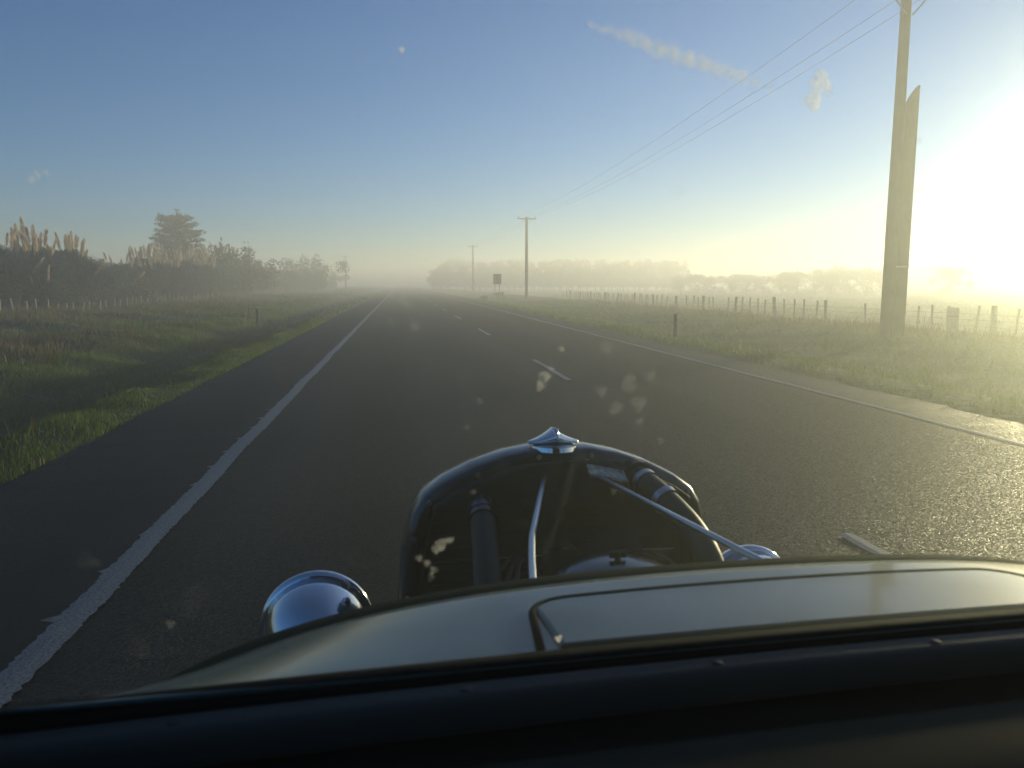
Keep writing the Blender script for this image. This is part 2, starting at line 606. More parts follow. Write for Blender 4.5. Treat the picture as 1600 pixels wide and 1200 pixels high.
# heavy strainer post standing in the right fence
sp = thing('strainer_post', 'thick strainer post in the right fence nearest the sun', 'post', (19.8, 25.3, float(gz(19.8, 25.3))))
MB().lathe([(.21, -.3), (.205, .6), (.20, 1.18), (.17, 1.22)], 14).build('shaft', m_post, sp, auto=40)
MB().lathe([(.214, 0), (.214, .02)], 14, (0, 0, .9)).build('wire_wrap', m_wire, sp)
fence('low pale batten fence in front of the left pampas', -16.0, 27.5, 84, 4.2, .56, .48, m_postp, m_postp, nb=3)

# ------------------------------------------------------------------ marker posts and the sign
m_white = mat('white plastic', (.62, .62, .60), .5)
m_blk = mat('black plastic', (.02, .02, .02), .5)
m_refl = mat('red reflector', (.35, .02, .02), .2)
m_dark = mat('dark post', (.10, .11, .11), .7)
def marker(label, x, y, h=.95):
    t = thing('marker_post', label, 'marker post', (x, y, float(gz(x, y)) - .05), 0, 'roadside marker posts')
    MB().box((0, 0, h / 2), (.10, .035, h), taper=.9).build('post', m_dark, t, bevel=.006)
    MB().box((0, -.020, h - .16), (.07, .008, .12)).build('reflector', m_refl, t)
    MB().box((0, 0, h + .012), (.092, .034, .025)).build('cap', m_white, t)
    return t
marker('short dark marker post in the grass left of the road', -5.3, 30.0, .85)
marker('short dark marker post in the grass right of the road', 7.75, 21.0, .72)

m_sback = mat('bare aluminium sign back', (.10, .12, .14), .6)
sg = thing('road_sign', 'rectangular road sign seen from behind on two posts', 'sign', (10.1, 80, float(gz(10.1, 80))))
for s in (-1, 1):
    MB().tube([(s * .24, 0, -.2), (s * .24, 0, 2.75)], .035, 8).build('post', m_iron, sg)
MB().box((0, .05, 2.28), (.84, .012, 1.06)).build('panel', m_sback, sg, bevel=.004)
for z in (2.0, 2.55):
    MB().box((0, .035, z), (.78, .02, .05)).build('rail', m_iron, sg)

# ------------------------------------------------------------------ vegetation
m_bark = mat('bark', (.07, .055, .04), .9, vary=((.11, .09, .07), 3, .2))
m_con = leaf_mat('conifer needles', (.006, .015, .009), (.018, .034, .018), .1, (.04, .06, .025))
m_bush = leaf_mat('bush leaves', (.012, .024, .012), (.040, .056, .026), .25, (.07, .09, .035))
m_pine = leaf_mat('shelterbelt foliage', (.015, .03, .012), (.04, .06, .025), .15, (.06, .08, .03))
m_pamp = leaf_mat('pampas leaves', (.006, .016, .012), (.020, .038, .026), .15, (.05, .08, .045))
m_plume = leaf_mat('pampas plume', (.56, .45, .33), (.72, .62, .48), .5, (.80, .64, .45), rough=.8)
m_stalk = mat('pampas stalk', (.25, .22, .12), .7)

def leaf_cloud(clusters, per, size, flat=1.0):
    """small four-sided leaf sprays spread through ellipsoid clusters: (centre, radii)"""
    V, T = [], []
    o = 0
    for c, r in clusters:
        n = max(6, int(per * (r[0] * r[1] * r[2]) ** (2 / 3)))
        d = rng.normal(0, 1, (n, 3))
        d /= np.linalg.norm(d, axis=1)[:, None]
        rad = rng.random(n) ** .45
        p = np.array(c) + d * rad[:, None] * np.array(r) * (1 + rng.normal(0, .10, n))[:, None]
        s = size * rng.uniform(.5, 1.4, n)[:, None]
        u = rng.normal(0, 1, (n, 3))
        u /= np.linalg.norm(u, axis=1)[:, None]
        w = np.cross(u, rng.normal(0, 1, (n, 3)))
        w /= np.linalg.norm(w, axis=1)[:, None]
        w[:, 2] *= flat
        q = np.stack([p - u * s, p + w * s * .45, p + u * s, p - w * s * .45], 1).reshape(-1, 3)
        k = o + np.arange(n)[:, None] * 4
        V.append(q)
        T += [k + np.array([[0, 1, 2]]), k + np.array([[0, 2, 3]])]
        o += n * 4
    return np.concatenate(V), np.concatenate(T)

# --- tall conifer on the left, tiered with a bare leader
def conifer():
    h = 8.9
    x, y = -22.9, 86.0
    t = thing('conifer_tree', 'tall dark conifer with tiered branches rising behind the pampas', 'tree', (x, y, float(gz(x, y))))
    b = MB().tube([(0, 0, -.3), (.1, 0, h * .5), (0, .05, h * .85), (.05, 0, h + 1.1)], [.38, .25, .12, .03], 9)
    cl = []
    for i in range(13):
        z = 1.2 + i * .62
        f = z / h
        reach = 3.0 if f < .55 else 2.9 if f < .9 else 2.1
        m = 9
        for k in range(m):
            a = 2 * math.pi * (k + .4 * i) / m + rng.normal(0, .2)
            L = reach * rng.uniform(.72, 1.18)
            rise = rng.uniform(.0, .5)
            e = (math.cos(a) * L, math.sin(a) * L, z + rise)
            b.tube([(0, 0, z - .3), (e[0] * .5, e[1] * .5, z - .05), e], [.07, .05, .02], 5)
            for s in (.25, .5, .75, 1.0):
                cl.append(((e[0] * s, e[1] * s, z - .2 + (rise + .2) * s), (.62, .62, .26)))
    cl += [((.05, 0, h + 1.0), (.45, .45, .14)), ((.03, 0, h + .55), (.2, .2, .35)), ((.1, .1, h - .3), (1.2, 1.2, .4))] + [((rng.normal(0, 1.1), rng.normal(0, 1.1), h + rng.uniform(-.5, .45)), (.35, .35, .3)) for _ in range(9)]
    b.build('trunk', m_bark, t)
    link('crown', np_mesh('crown', *leaf_cloud(cl, 420, .13, .6), m_con), t)
    t.scale = (.76, .76, .9)
conifer()

# --- pampas grass: fountain of leaves with tall plumes
def pampas_leaves(n, h, seed):
    r = np.random.default_rng(seed)
    V, T = [], []
    a = r.uniform(0, 2 * np.pi, n)
    L = h * r.uniform(.55, 1.3, n)
    out = r.uniform(.03, .8, n) ** 1.3
    base = r.uniform(0, .55, n)
    w = r.uniform(.016, .036, n)
    px, py = np.cos(a), np.sin(a)
    rows = []
    for s, zf, of in ((0, 0, 0), (.45, .62, .22), (.8, .92, .62), (1.0, .86, 1.0)):
        rad = base + L * out * of
        z = L * (zf * (1 - .45 * out * s))
        wid = w * (1 - .75 * s)
        c = np.stack([px * rad, py * rad, z], 1)
        off = np.stack([-py * wid, px * wid, 0 * wid], 1)
        rows += [c - off, c + off]
    v = np.stack(rows, 1).reshape(-1, 3)
    k = np.arange(n)[:, None] * 8
    for i in range(3):
        q = i * 2
        T += [k + np.array([[q, q + 1, q + 3]]), k + np.array([[q, q + 3, q + 2]])]
    return np_mesh('leaves', v, np.concatenate(T), m_pamp)

def plume_mesh(L, seed, m=None):
    r = np.random.default_rng(seed)
    n = 420
    t = r.random(n) ** .8
    env = np.sin(np.pi * np.clip(t * .93 + .07, 0, 1)) ** .7
    a = r.uniform(0, 2 * np.pi, n)
    R0 = .075 * env * r.uniform(.2, 1, n)
    p = np.stack([np.cos(a) * R0 + .05 * t * t, np.sin(a) * R0, t * L], 1)
    d = np.stack([np.cos(a) * .5, np.sin(a) * .5, np.ones(n)], 1) * r.uniform(.06, .14, n)[:, None]
    s = np.stack([-np.sin(a), np.cos(a), 0 * a], 1) * .011
    v = np.stack([p - s, p + s, p + d], 1).reshape(-1, 3)
    return np_mesh('plume', v, np.arange(n * 3).reshape(-1, 3), m_plume)

LEAVES = [pampas_leaves(3400, 2.7, s) for s in (1, 2, 3)]
PLUMES = [plume_mesh(L, s) for L, s in ((.75, 11), (.62, 12), (.9, 13), (.7, 14))]
STALK = MB().tube([(0, 0, 0), (.02, 0, 1)], [.012, .008], 5).mesh('stalk', m_stalk)
pk = [0]
def pampas(label, x, y, h, nplume, group, spread=.75):
    sc = h / 2.9
    i = pk[0]
    pk[0] += 1
    t = thing('pampas_grass', label, 'pampas grass', (x, y, float(gz(x, y)) - .05), rng.uniform(0, 6.28), group)
    t['kind'] = 'thing'
    lv = link('leaves', LEAVES[i % 3], t)
    lv.scale = (sc * 1.1, sc * 1.1, sc)
    for k in range(nplume):
        a = rng.uniform(0, 6.28)
        r0 = rng.uniform(.1, spread) * sc
        hh = rng.uniform(2.5, 3.35) * sc
        tilt = rng.uniform(0, .13)
        if rng.random() < .08:
            hh *= .6
            tilt = .5
        p = link('plume', PLUMES[(i + k) % 4], t)
        p.location = (math.cos(a) * (r0 + math.sin(tilt) * hh), math.sin(a) * (r0 + math.sin(tilt) * hh), hh * math.cos(tilt))
        p.rotation_euler = (0, tilt + .1, a)
        f = rng.uniform(.9, 1.35) * sc
        p.scale = (f, f, f)
        s = link('stalk', STALK, p)
        Ls = .5 * hh / f
        s.scale = (1, 1, Ls)
        s.location = (0, 0, -Ls)
    return t
ORD = ('leftmost', 'second', 'third', 'fourth', 'fifth', 'sixth', 'seventh', 'eighth', 'ninth', 'tenth', 'eleventh', 'twelfth', 'thirteenth', 'fourteenth', 'fifteenth', 'sixteenth')
def by_bearing(rows):
    return sorted(rows, key=lambda r: math.atan2(r[0], r[1]))
GA, GB, GC = 'pampas clump at the left edge', 'pampas clump below the conifer', 'misty pampas further along'
for k, (x, y, h, n_) in enumerate(by_bearing([(-25.5, 49.5, 3.5, 9), (-24.0, 51.5, 3.2, 8), (-26.0, 54.5, 3.7, 10), (-24.2, 56, 3.4, 10), (-25.8, 60.0, 3.9, 12), (-24.0, 61.0, 3.6, 10), (-25.5, 64.5, 3.8, 9), (-24.0, 66.5, 2.9, 6), (-28.5, 57, 4.0, 8), (-28, 64, 4.0, 8), (-28.5, 50, 3.8, 8)])):
    x, y, h = x * .76, y * .76, h * .80
    pampas(f'{ORD[k]} pampas plant from the left in the dense plumed clump at the left edge', x, y, h, n_, GA)
for k, (x, y, h, n_) in enumerate(by_bearing([(-25.5, 76, 3.5, 6), (-24.5, 80, 3.5, 9), (-25.5, 84, 4.0, 12), (-24.0, 86, 3.8, 14), (-25.8, 91, 4.4, 16), (-24.2, 93, 4.2, 16), (-25.5, 97, 4.5, 16), (-24, 100, 4.3, 14), (-27.5, 88, 4.3, 10)])):
    x, y, h = x * .76, y * .76, h * .72
    pampas(f'{ORD[k]} pampas plant from the left in the pale plumed clump below the conifer', x, y, h, n_, GB)
pampas('pampas plant half lost in mist just right of the conifer', -19.5, 86, 3.7, 6, GC)
pampas('fainter pampas plant in mist beside the round hedge tree', -19.0, 93, 3.8, 6, GC)
pampas('low pampas plant with bent plumes in front of the left clump', -17.2, 40.6, 1.5, 3, GA)

# --- shrubs along the left hedge line fading into the fog
SHB = []
for s in range(3):
    cl = [((rng.normal(0, .8), rng.normal(0, .8), rng.uniform(.5, 2.0)), (rng.uniform(.5, .95), rng.uniform(.5, .95), rng.uniform(.4, .8))) for _ in range(16)]
    tb = MB()
    for k in range(7):
        a = rng.uniform(0, 6.28)
        tb.tube([(0, 0, -.1), (math.cos(a) * .3, math.sin(a) * .3, .8), (math.cos(a) * .9, math.sin(a) * .9, rng.uniform(1.6, 2.4))], [.06, .04, .015], 5)
    SHB.append((np_mesh('crown', *leaf_cloud(cl, 420, .11), m_bush), tb.mesh('trunk', m_bark)))
def shrub(label, x, y, s, group, sz=None, name='shrub', cat='shrub'):
    k = int(rng.integers(3))
    t = thing(name, label, cat, (x, y, float(gz(x, y)) - .1), rng.uniform(0, 6.28), group)
    c = link('crown', SHB[k][0], t)
    w = link('trunk', SHB[k][1], t)
    for o in (c, w):
        o.scale = (s, s, sz or s)
    return t
for k, (x, y, s) in enumerate(by_bearing([(-17.6, 53.2, .7), (-18.1, 55.5, .85), (-17.2, 48.3, .45), (-17.5, 44, .45)])):
    shrub(f'{ORD[k]} of the low green shrubs at the foot of the left pampas', x, y, s, 'shrubs at the foot of the pampas')
for i in range(15):
    y = 82 + i * 9.2
    x = -19.5 + rng.normal(0, 1.0)
    shrub(f'{"nearest" if i == 0 else ORD[i]} misty shrub of the hedge line counting away from the conifer', x, y, rng.uniform(1.5, 2.2), 'hedge shrubs in the fog', rng.uniform(1.4, 2.1))
shrub('tall round bush just right of the conifer', -20.3, 92, 1.7, 'tall hedge trees', 2.45, 'bushy_tree', 'tree')
shrub('darker round tree in the fog at the end of the left hedge', -15.4, 146, 1.8, 'tall hedge trees', 2.5, 'bushy_tree', 'tree')
shrub('small dark bush at the foot of the road sign', 9.05, 83, .26, 'single bushes')
shrub('faint bush between the sign and the second power pole', 11.7, 90, .4, 'single bushes')

# --- bare trees in the mist on the right
def bare_tree(seed, h):
    r = np.random.default_rng(seed)
    b = MB()
    tips = []
    def grow(p, d, L, rad, lev):
        q = p + d * L
        mid = p + d * L * .5 + Vector(r.normal(0, .06 * L, 3))
        b.tube([p, mid, q], [rad, rad * .82, rad * .62], 5 if lev else 8, cap=False)
        if lev >= 4:
            tips.append(q)
            return
        for k in range(3 if lev < 3 else 2):
            nd = (d + Vector(r.normal(0, .55, 3)) + Vector((0, 0, .12))).normalized()
            grow(q, nd, L * r.uniform(.62, .82), rad * .6, lev + 1)
        if lev >= 2:
            tips.append(q)
    grow(Vector((0, 0, -.2)), Vector((0, 0, 1)), h * .27, h * .025, 0)
    cl = [(tuple(t), (.55, .55, .45)) for t in tips] + [((r.normal(0, 1.1), r.normal(0, 1.1), r.uniform(.3, 5.0)), (.8, .8, .6)) for _ in range(60)]
    return b.mesh('trunk', m_bark, True), np_mesh('crown', *leaf_cloud(cl, 90, .12), m_bush)
BT = [bare_tree(s, 7.0) for s in (3, 5, 8)]
us = [1062, 1088, 1113, 1140, 1164, 1190, 1216, 1242, 1268, 1296, 1322, 1350, 1374, 1475]
hs_ = [6.0, 6.4, 5.8, 6.2, 6.5, 6.0, 6.6, 7.0, 7.4, 8.2, 7.8, 8.0, 7.6, 8.0]
for i, (u, h) in enumerate(zip(us, hs_)):
    dist = 186 - i * 1.2 + rng.normal(0, 3)
    a = math.atan((u - 800) / 1200) + YAW
    x, y = dist * math.sin(a), dist * math.cos(a)
    lab = f'{ORD[i]} hazy tree from the left in the misty row left of the near pole' if i < 13 else 'faint hazy tree between the near pole and the sun'
    t = thing('bare_tree', lab, 'tree', (x, y, float(gz(x, y)) - .1), rng.uniform(0, 6.28), 'bare trees in the right mist')
    tr, cr = BT[i % 3]
    for nm, me in (('trunk', tr), ('crown', cr)):
        o = link(nm, me, t)
        o.scale = (h / 7 * 1.36, h / 7 * 1.36, h / 7 * .95)

# --- far shelterbelt, one grey mass in the fog
cl = []
tb = MB()
for i in range(74):
    f = i / 73
    x, y = 11.2 + 74 * f + rng.normal(0, .7), 254 - 27 * f + rng.normal(0, 1.2)
    h = 8.5 - .9 * abs(f - .25) + rng.normal(0, .35) + .35 * math.sin(f * 23)
    if i < 4:
        h -= 2.4 - .55 * i
    if i in (6, 7):
        h += .5
    for k in range(5):
        z = 1.5 + (h - 1.9) * k / 4
        w = 2.3 * (1 - .45 * (k / 4) ** 2)
        cl.append(((x + rng.normal(0, .5), y + rng.normal(0, .5), z), (w, w, 1.15)))
    tb.tube([(x, y, -1.2), (x, y, h * .6)], [.2, .1], 5)
v, t_ = leaf_cloud(cl, 34, .42)
sb = tag(link('shelterbelt_wood', np_mesh('shelterbelt_wood', v, t_, m_pine)), 'long grey shelterbelt of trees lost in the bright fog', 'trees', kind='stuff')
tt = tb.build('trunk', m_bark, sb)
tt['kind'] = 'stuff'

# --- a house roof glimpsed between the two pampas clumps
m_wall = mat('weatherboard paint', (.45, .45, .43), .7)
m_roof = mat('grey corrugated iron', (.17, .18, .20), .5, metal=.3)
hs = thing('farm_house', 'grey roofed farm house glimpsed between the two pampas clumps', 'house', (-41.5, 112, float(gz(-41.5, 112))), .1)
MB().box((0, 0, 1.2), (9, 7, 2.6)).build('wall', m_wall, hs)
rf = MB().add([(-4.9, -3.9, 2.4), (4.9, -3.9, 2.4), (4.9, 3.9, 2.4), (-4.9, 3.9, 2.4), (-3.2, 0, 4.2), (3.2, 0, 4.2)],
              [(0, 1, 5, 4), (2, 3, 4, 5), (1, 2, 5), (3, 0, 4), (3, 2, 1, 0)]).build('roof', m_roof, hs)
MB().box((1.5, .8, 4.1), (.6, .6, 1.2)).build('chimney', m_wall, rf)
for xw in (-2.5, 1.8):
    MB().box((xw, -3.52, 1.5), (1.4, .06, 1.1)).build('window', m_blk, hs)

# ------------------------------------------------------------------ the car: passenger's view over an old cowl, hood off
car = thing('vintage_car', 'old dark green hoodless car in the foreground, seen from its front seat', 'car', (.430, 0, 0))
car.rotation_euler = (0, R_(1.0), R_(4.0))
m_paintg = mat('dark green gloss paint', (.022, .052, .048), .5, coat=.8, spec=.2, vary=((.032, .064, .058), 14, .2), bump=(3.0, .05, .004))
m_blackp = mat('black gloss paint', (.008, .009, .010), .3, coat=.6, rvary=(.5, 14))
m_rubber = mat('black rubber', (.008, .008, .009), .9, spec=.08, bump=(60, .3, .003))
m_lace = mat('dull hood lacing', (.008, .015, .014), .95, spec=.02, bump=(220, .5, .002))
m_chrome = mat('chrome', (.72, .73, .75), .08, metal=1.0, rvary=(.16, 60))
m_rod = mat('polished steel rod', (.60, .61, .62), .28, metal=1.0)
m_hose = mat('black hose', (.016, .017, .018), .5, bump=(80, .2, .002))
m_clamp = mat('bright clamp', (.5, .5, .5), .3, metal=1.0)
m_dash = mat('dark green dash paint', (.014, .022, .019), .85, spec=.1, bump=(40, .1, .002))
m_rail = mat('grey leatherette', (.050, .055, .055), .7, spec=.2, bump=(120, .25, .002))
m_eng = mat('greasy engine black', (.012, .012, .012), .6, vary=((.03, .026, .02), 9, .2))
m_air = mat('dark plated steel', (.16, .16, .16), .22, metal=1.0)
m_lens = mat('lamp glass', (.6, .62, .62), .1)
m_head = mat('roof lining', (.10, .095, .085), .9)

def dusty(m, scale=340):
    nt = m.node_tree
    p = nt.nodes['Principled BSDF']
    tc = nt.nodes.new('ShaderNodeTexCoord')
    for sc, lo, hi, out in ((scale, .05, .16, 'Coat Roughness'), (6, .95, .55, 'Coat Weight')):
        n = nt.nodes.new('ShaderNodeTexNoise')
        n.inputs['Scale'].default_value = sc
        n.inputs['Detail'].default_value = 6
        nt.links.new(tc.outputs['Object'], n.inputs['Vector'])
        mr = nt.nodes.new('ShaderNodeMapRange')
        mr.inputs['From Min'].default_value = .35
        mr.inputs['From Max'].default_value = .7
        mr.inputs['To Min'].default_value = lo
        mr.inputs['To Max'].default_value = hi
        nt.links.new(n.outputs['Fac'], mr.inputs['Value'])
        nt.links.new(mr.outputs[0], p.inputs[out])
dusty(m_paintg)
dusty(m_blackp, 120)

def zfront(x):
    return 1.066 - .07 * x * x - .30 * x ** 4 - .25 * x ** 8
def zbase(x):
    return 1.0755 - .02 * x * x
def yfront(x):
    return .832 - .03 * x * x
def surf(x, s):
    """cowl surface: s = 0 at the windscreen, 1 at the front edge"""
    y = .65 + (yfront(x) - .65) * s
    k = s * s * .25 + s * .75
    return (x, y, zbase(x) + (zfront(x) - zbase(x)) * k)

b = MB()
xs_ = np.linspace(-.735, .735, 61)
secs = [[surf(x, s) for x in xs_] for s in np.linspace(-.12, 1, 16)]
# sides of the cowl roll over and run down to the sills
side = []
for row in secs:
    l, r_ = row[0], row[-1]
    L = [(l[0] - dx, l[1], l[2] - dz) for dx, dz in ((.045, .42), (.042, .2), (.034, .09), (.020, .035), (.008, .010))]
    Rr = [(-p[0], p[1], p[2]) for p in reversed(L)]
    side.append(L + row + Rr)
b.loft(side)
b.build('cowl', m_paintg, car, smooth=True, solid=.003)
# hood lacing ledge along the front edge
b = MB()
xl = np.linspace(-.755, .755, 71)
prof = [(0.0, -.002), (.003, -.0005), (.030, -.003), (.034, -.008), (.034, -.02), (.0, -.02)]
def zf2(x):
    return zfront(x) if abs(x) < .73 else zfront(.73) - (abs(x) - .73) * 1.2
b.loft([[(x, yfront(x) + a + .001, zf2(x) + c) for a, c in prof] for x in xl], closed=True, cap=True)
b.build('hood_lacing', m_lace, car, auto=50)
# firewall under it
b = MB()
secs = []
for x in np.linspace(-.75, .75, 31):
    secs.append([(x, yfront(x) - .004, zf2(x) - .022), (x, yfront(x) + .004, .35)])
b.loft(secs).build('firewall', m_blackp, car, solid=.004)
# cowl vent lid with its rubber seal
def lid_outline(hw, s0, s1, rad, n=8):
    pts = []
    for cx, cs, a0 in ((-hw + rad, s1 - rad / .18, 180), (hw - rad, s1 - rad / .18, 90)):
        for k in range(n + 1):
            a = R_(a0 - 90 * k / n)
            pts.append((cx + rad * math.cos(a), cs + rad / .18 * math.sin(a)))
    return [(-hw - .012, s0)] + pts + [(hw + .012, s0)]
LID = .022
ol = [(x + LID, s_) for x, s_ in lid_outline(.296, .02, .685, .045)]
dense = []
for (x0, s0), (x1, s1) in zip(ol[:-1], ol[1:]):
    m_ = max(1, int(abs(x1 - x0) / .02))
    for k in range(m_):
        dense.append((x0 + (x1 - x0) * k / m_, s0 + (s1 - s0) * k / m_))
dense.append(ol[-1])
path = [Vector(surf(x, s)) + Vector((0, 0, .0015)) for x, s in dense]
cv = MB().tube(path, .0042, 8)
vent = MB()
inner = []
lx = [-.290, -.2875] + list(np.linspace(-.284, .284, 47)) + [.2875, .290]
ks = [0, .015] + list(np.linspace(.03, .97, 15)) + [.985, 1]
for i, x in enumerate(lx):
    edge = max(0.0, (abs(x) - .250) / .040)
    smax = .668 - (1 - math.sqrt(max(0, 1 - min(edge, 1) ** 2))) * .17
    inner.append([tuple(Vector(surf(x + LID, .02 + (smax - .02) * k)) + Vector((0, 0, .0042 if 0 < k < 1 and 0 < i < len(lx) - 1 else .0003))) for k in ks])
vent.loft(inner)
vl = vent.build('cowl_vent', m_paintg, car, smooth=True)
cv.build('vent_seal', m_rubber, vl, smooth=True)

# windscreen: seal, frame, glass
def hline(y, z, dz=.03):
    return [(x, y, z - dz * x * x) for x in np.linspace(-.76, .76, 25)]
def bar(prof, name, m, dzx=.03, hw=.76, sm_=True):
    secs = []
    for x in np.linspace(-hw, hw, 31):
        secs.append([(x, py, pz - dzx * x * x) for py, pz in prof])
    return MB().loft(secs, closed=True, cap=True).build(name, m, car, auto=60)
def rr(y0, y1, z0, z1, r, n=4):
    """rounded rectangle in the y-z plane"""
    pts = []
    for cy, cz, a0 in ((y1 - r, z1 - r, 0), (y0 + r, z1 - r, 90), (y0 + r, z0 + r, 180), (y1 - r, z0 + r, 270)):
        for k in range(n + 1):
            a = R_(a0 + 90 * k / n)
            pts.append((cy + r * math.cos(a), cz + r * math.sin(a)))
    return pts
bar(rr(.6265, .653, 1.045, 1.0785, .008), 'windscreen_seal', m_rubber, dzx=.02)
m_clamp_dark = mat('dull screw', (.02, .02, .02), .7)
grail = bar(rr(.590, .6255, 1.040, 1.0730, .011), 'garnish_rail', m_rail, dzx=.02)
for x in (-.58, -.36, -.14, .08, .30, .52):
    MB().lathe([(.0055, 0), (.005, .0014), (.002, .0022)], 12, (x, .607, 1.0722 - .02 * x * x)).build('screw', m_clamp_dark, grail, auto=40)
# dashboard: a groove, the rolled top and the face towards the seats
dash = [(.62, 1.036), (.575, 1.030), (.556, 1.034), (.545, 1.046), (.532, 1.053), (.50, 1.056), (.44, 1.054), (.40, 1.040), (.375, 1.01), (.370, .80), (.40, .78), (.62, .78)]
bar(dash, 'dashboard', m_dash, dzx=.02, hw=.755)
b = MB()
lean = .14
def wy(z):
    return .638 - (z - 1.075) * lean
posts = MB()
for s in (-1, 1):
    MB().tube([(s * .765, wy(.95), .95), (s * .765, wy(1.4), 1.4), (s * .75, wy(1.70), 1.70)], .030, 10).build('windscreen_post', m_paintg, car, smooth=True)
MB().tube([(-.76, wy(1.70), 1.70), (0, wy(1.71), 1.712), (.76, wy(1.70), 1.70)], .028, 10).build('windscreen_header', m_paintg, car, smooth=True)
# dusty glass: a thin slab whose film of road dust scatters the low sun forward
m_gl = bpy.data.materials.new('dusty windscreen glass')
m_gl.use_nodes = True
nt = m_gl.node_tree
nt.nodes.remove(nt.nodes['Principled BSDF'])
pv = nt.nodes.new('ShaderNodeVolumePrincipled')
pv.inputs['Color'].default_value = (.90, .97, .88, 1)
pv.inputs['Density'].default_value = 12.0
pv.inputs['Anisotropy'].default_value = .90
nt.links.new(pv.outputs[0], nt.nodes['Material Output'].inputs['Volume'])
b = MB()
th = .005
gl = [(-.74, 1.077), (.74, 1.077), (.73, 1.69), (-.73, 1.69)]
b.add([(x, wy(z) + th / 2, z) for x, z in gl] + [(x, wy(z) - th / 2, z) for x, z in gl],
      [(3, 2, 1, 0), (4, 5, 6, 7), (1, 5, 4, 0), (2, 6, 5, 1), (3, 7, 6, 2), (0, 4, 7, 3)])
glass = b.build('windscreen', m_gl, car)

# insect splats, dried drops and smears on the outside of the glass
def dirt_mat(name, col, cover, lo=.35):
    m = bpy.data.materials.new(name)
    m.use_nodes = True
    nt = m.node_tree
    nt.nodes.remove(nt.nodes['Principled BSDF'])
    tl = nt.nodes.new('ShaderNodeBsdfTranslucent')
    tl.inputs['Color'].default_value = (*col, 1)
    tp = nt.nodes.new('ShaderNodeBsdfTransparent')
    tc = nt.nodes.new('ShaderNodeTexCoord')
    n = nt.nodes.new('ShaderNodeTexNoise')
    n.inputs['Scale'].default_value = 260
    nt.links.new(tc.outputs['Object'], n.inputs['Vector'])
    mr = nt.nodes.new('ShaderNodeMapRange')
    mr.inputs['From Min'].default_value = lo
    mr.inputs['From Max'].default_value = .65
    mr.inputs['To Max'].default_value = cover
    nt.links.new(n.outputs['Fac'], mr.inputs['Value'])
    mx = nt.nodes.new('ShaderNodeMixShader')
    nt.links.new(mr.outputs[0], mx.inputs[0])
    nt.links.new(tp.outputs[0], mx.inputs[1])
    nt.links.new(tl.outputs[0], mx.inputs[2])
    nt.links.new(mx.outputs[0], nt.nodes['Material Output'].inputs['Surface'])
    return m
DIRT = {'d': dirt_mat('dust blotch', (.72, .72, .70), .016, .0), 'm': dirt_mat('wiper smear', (.80, .80, .78), .13, .1), 'r': dirt_mat('dried drop', (.88, .87, .80), .62, .0), 's': dirt_mat('insect splat', (.80, .79, .74), .30, .2), 'f': dirt_mat('faint smear', (.74, .74, .72), .10, .1), 'b': dirt_mat('bright speck', (.85, .8, .7), .9)}  # 'b' specks high on the pane paint in a sun glint on a chip
EXTRA = []
for q in range(150):                                     # dull dusty blotches and drip marks over the whole pane
    EXTRA.append((rng.uniform(-.68, .5), rng.uniform(1.10, 1.62), rng.uniform(.002, .010) * rng.uniform(.4, 1), 'd'))
for q in range(26):                                      # a dried trickle
    t = q / 25
    EXTRA.append((-.292 + .030 * (1 - t) + rng.normal(0, .0012), 1.17 + .115 * (1 - t), .0032, 'd'))
for q in range(60):                                      # the long smear high on the glass
    t = q / 59
    EXTRA.append((-0.2838 + 0.1449 * t + rng.normal(0, .0012), 1.5757 - 0.0311 * t + rng.normal(0, .0012), .0042 * (.35 + math.sin(math.pi * min(1, t * 1.05)) ** .6), 'm'))
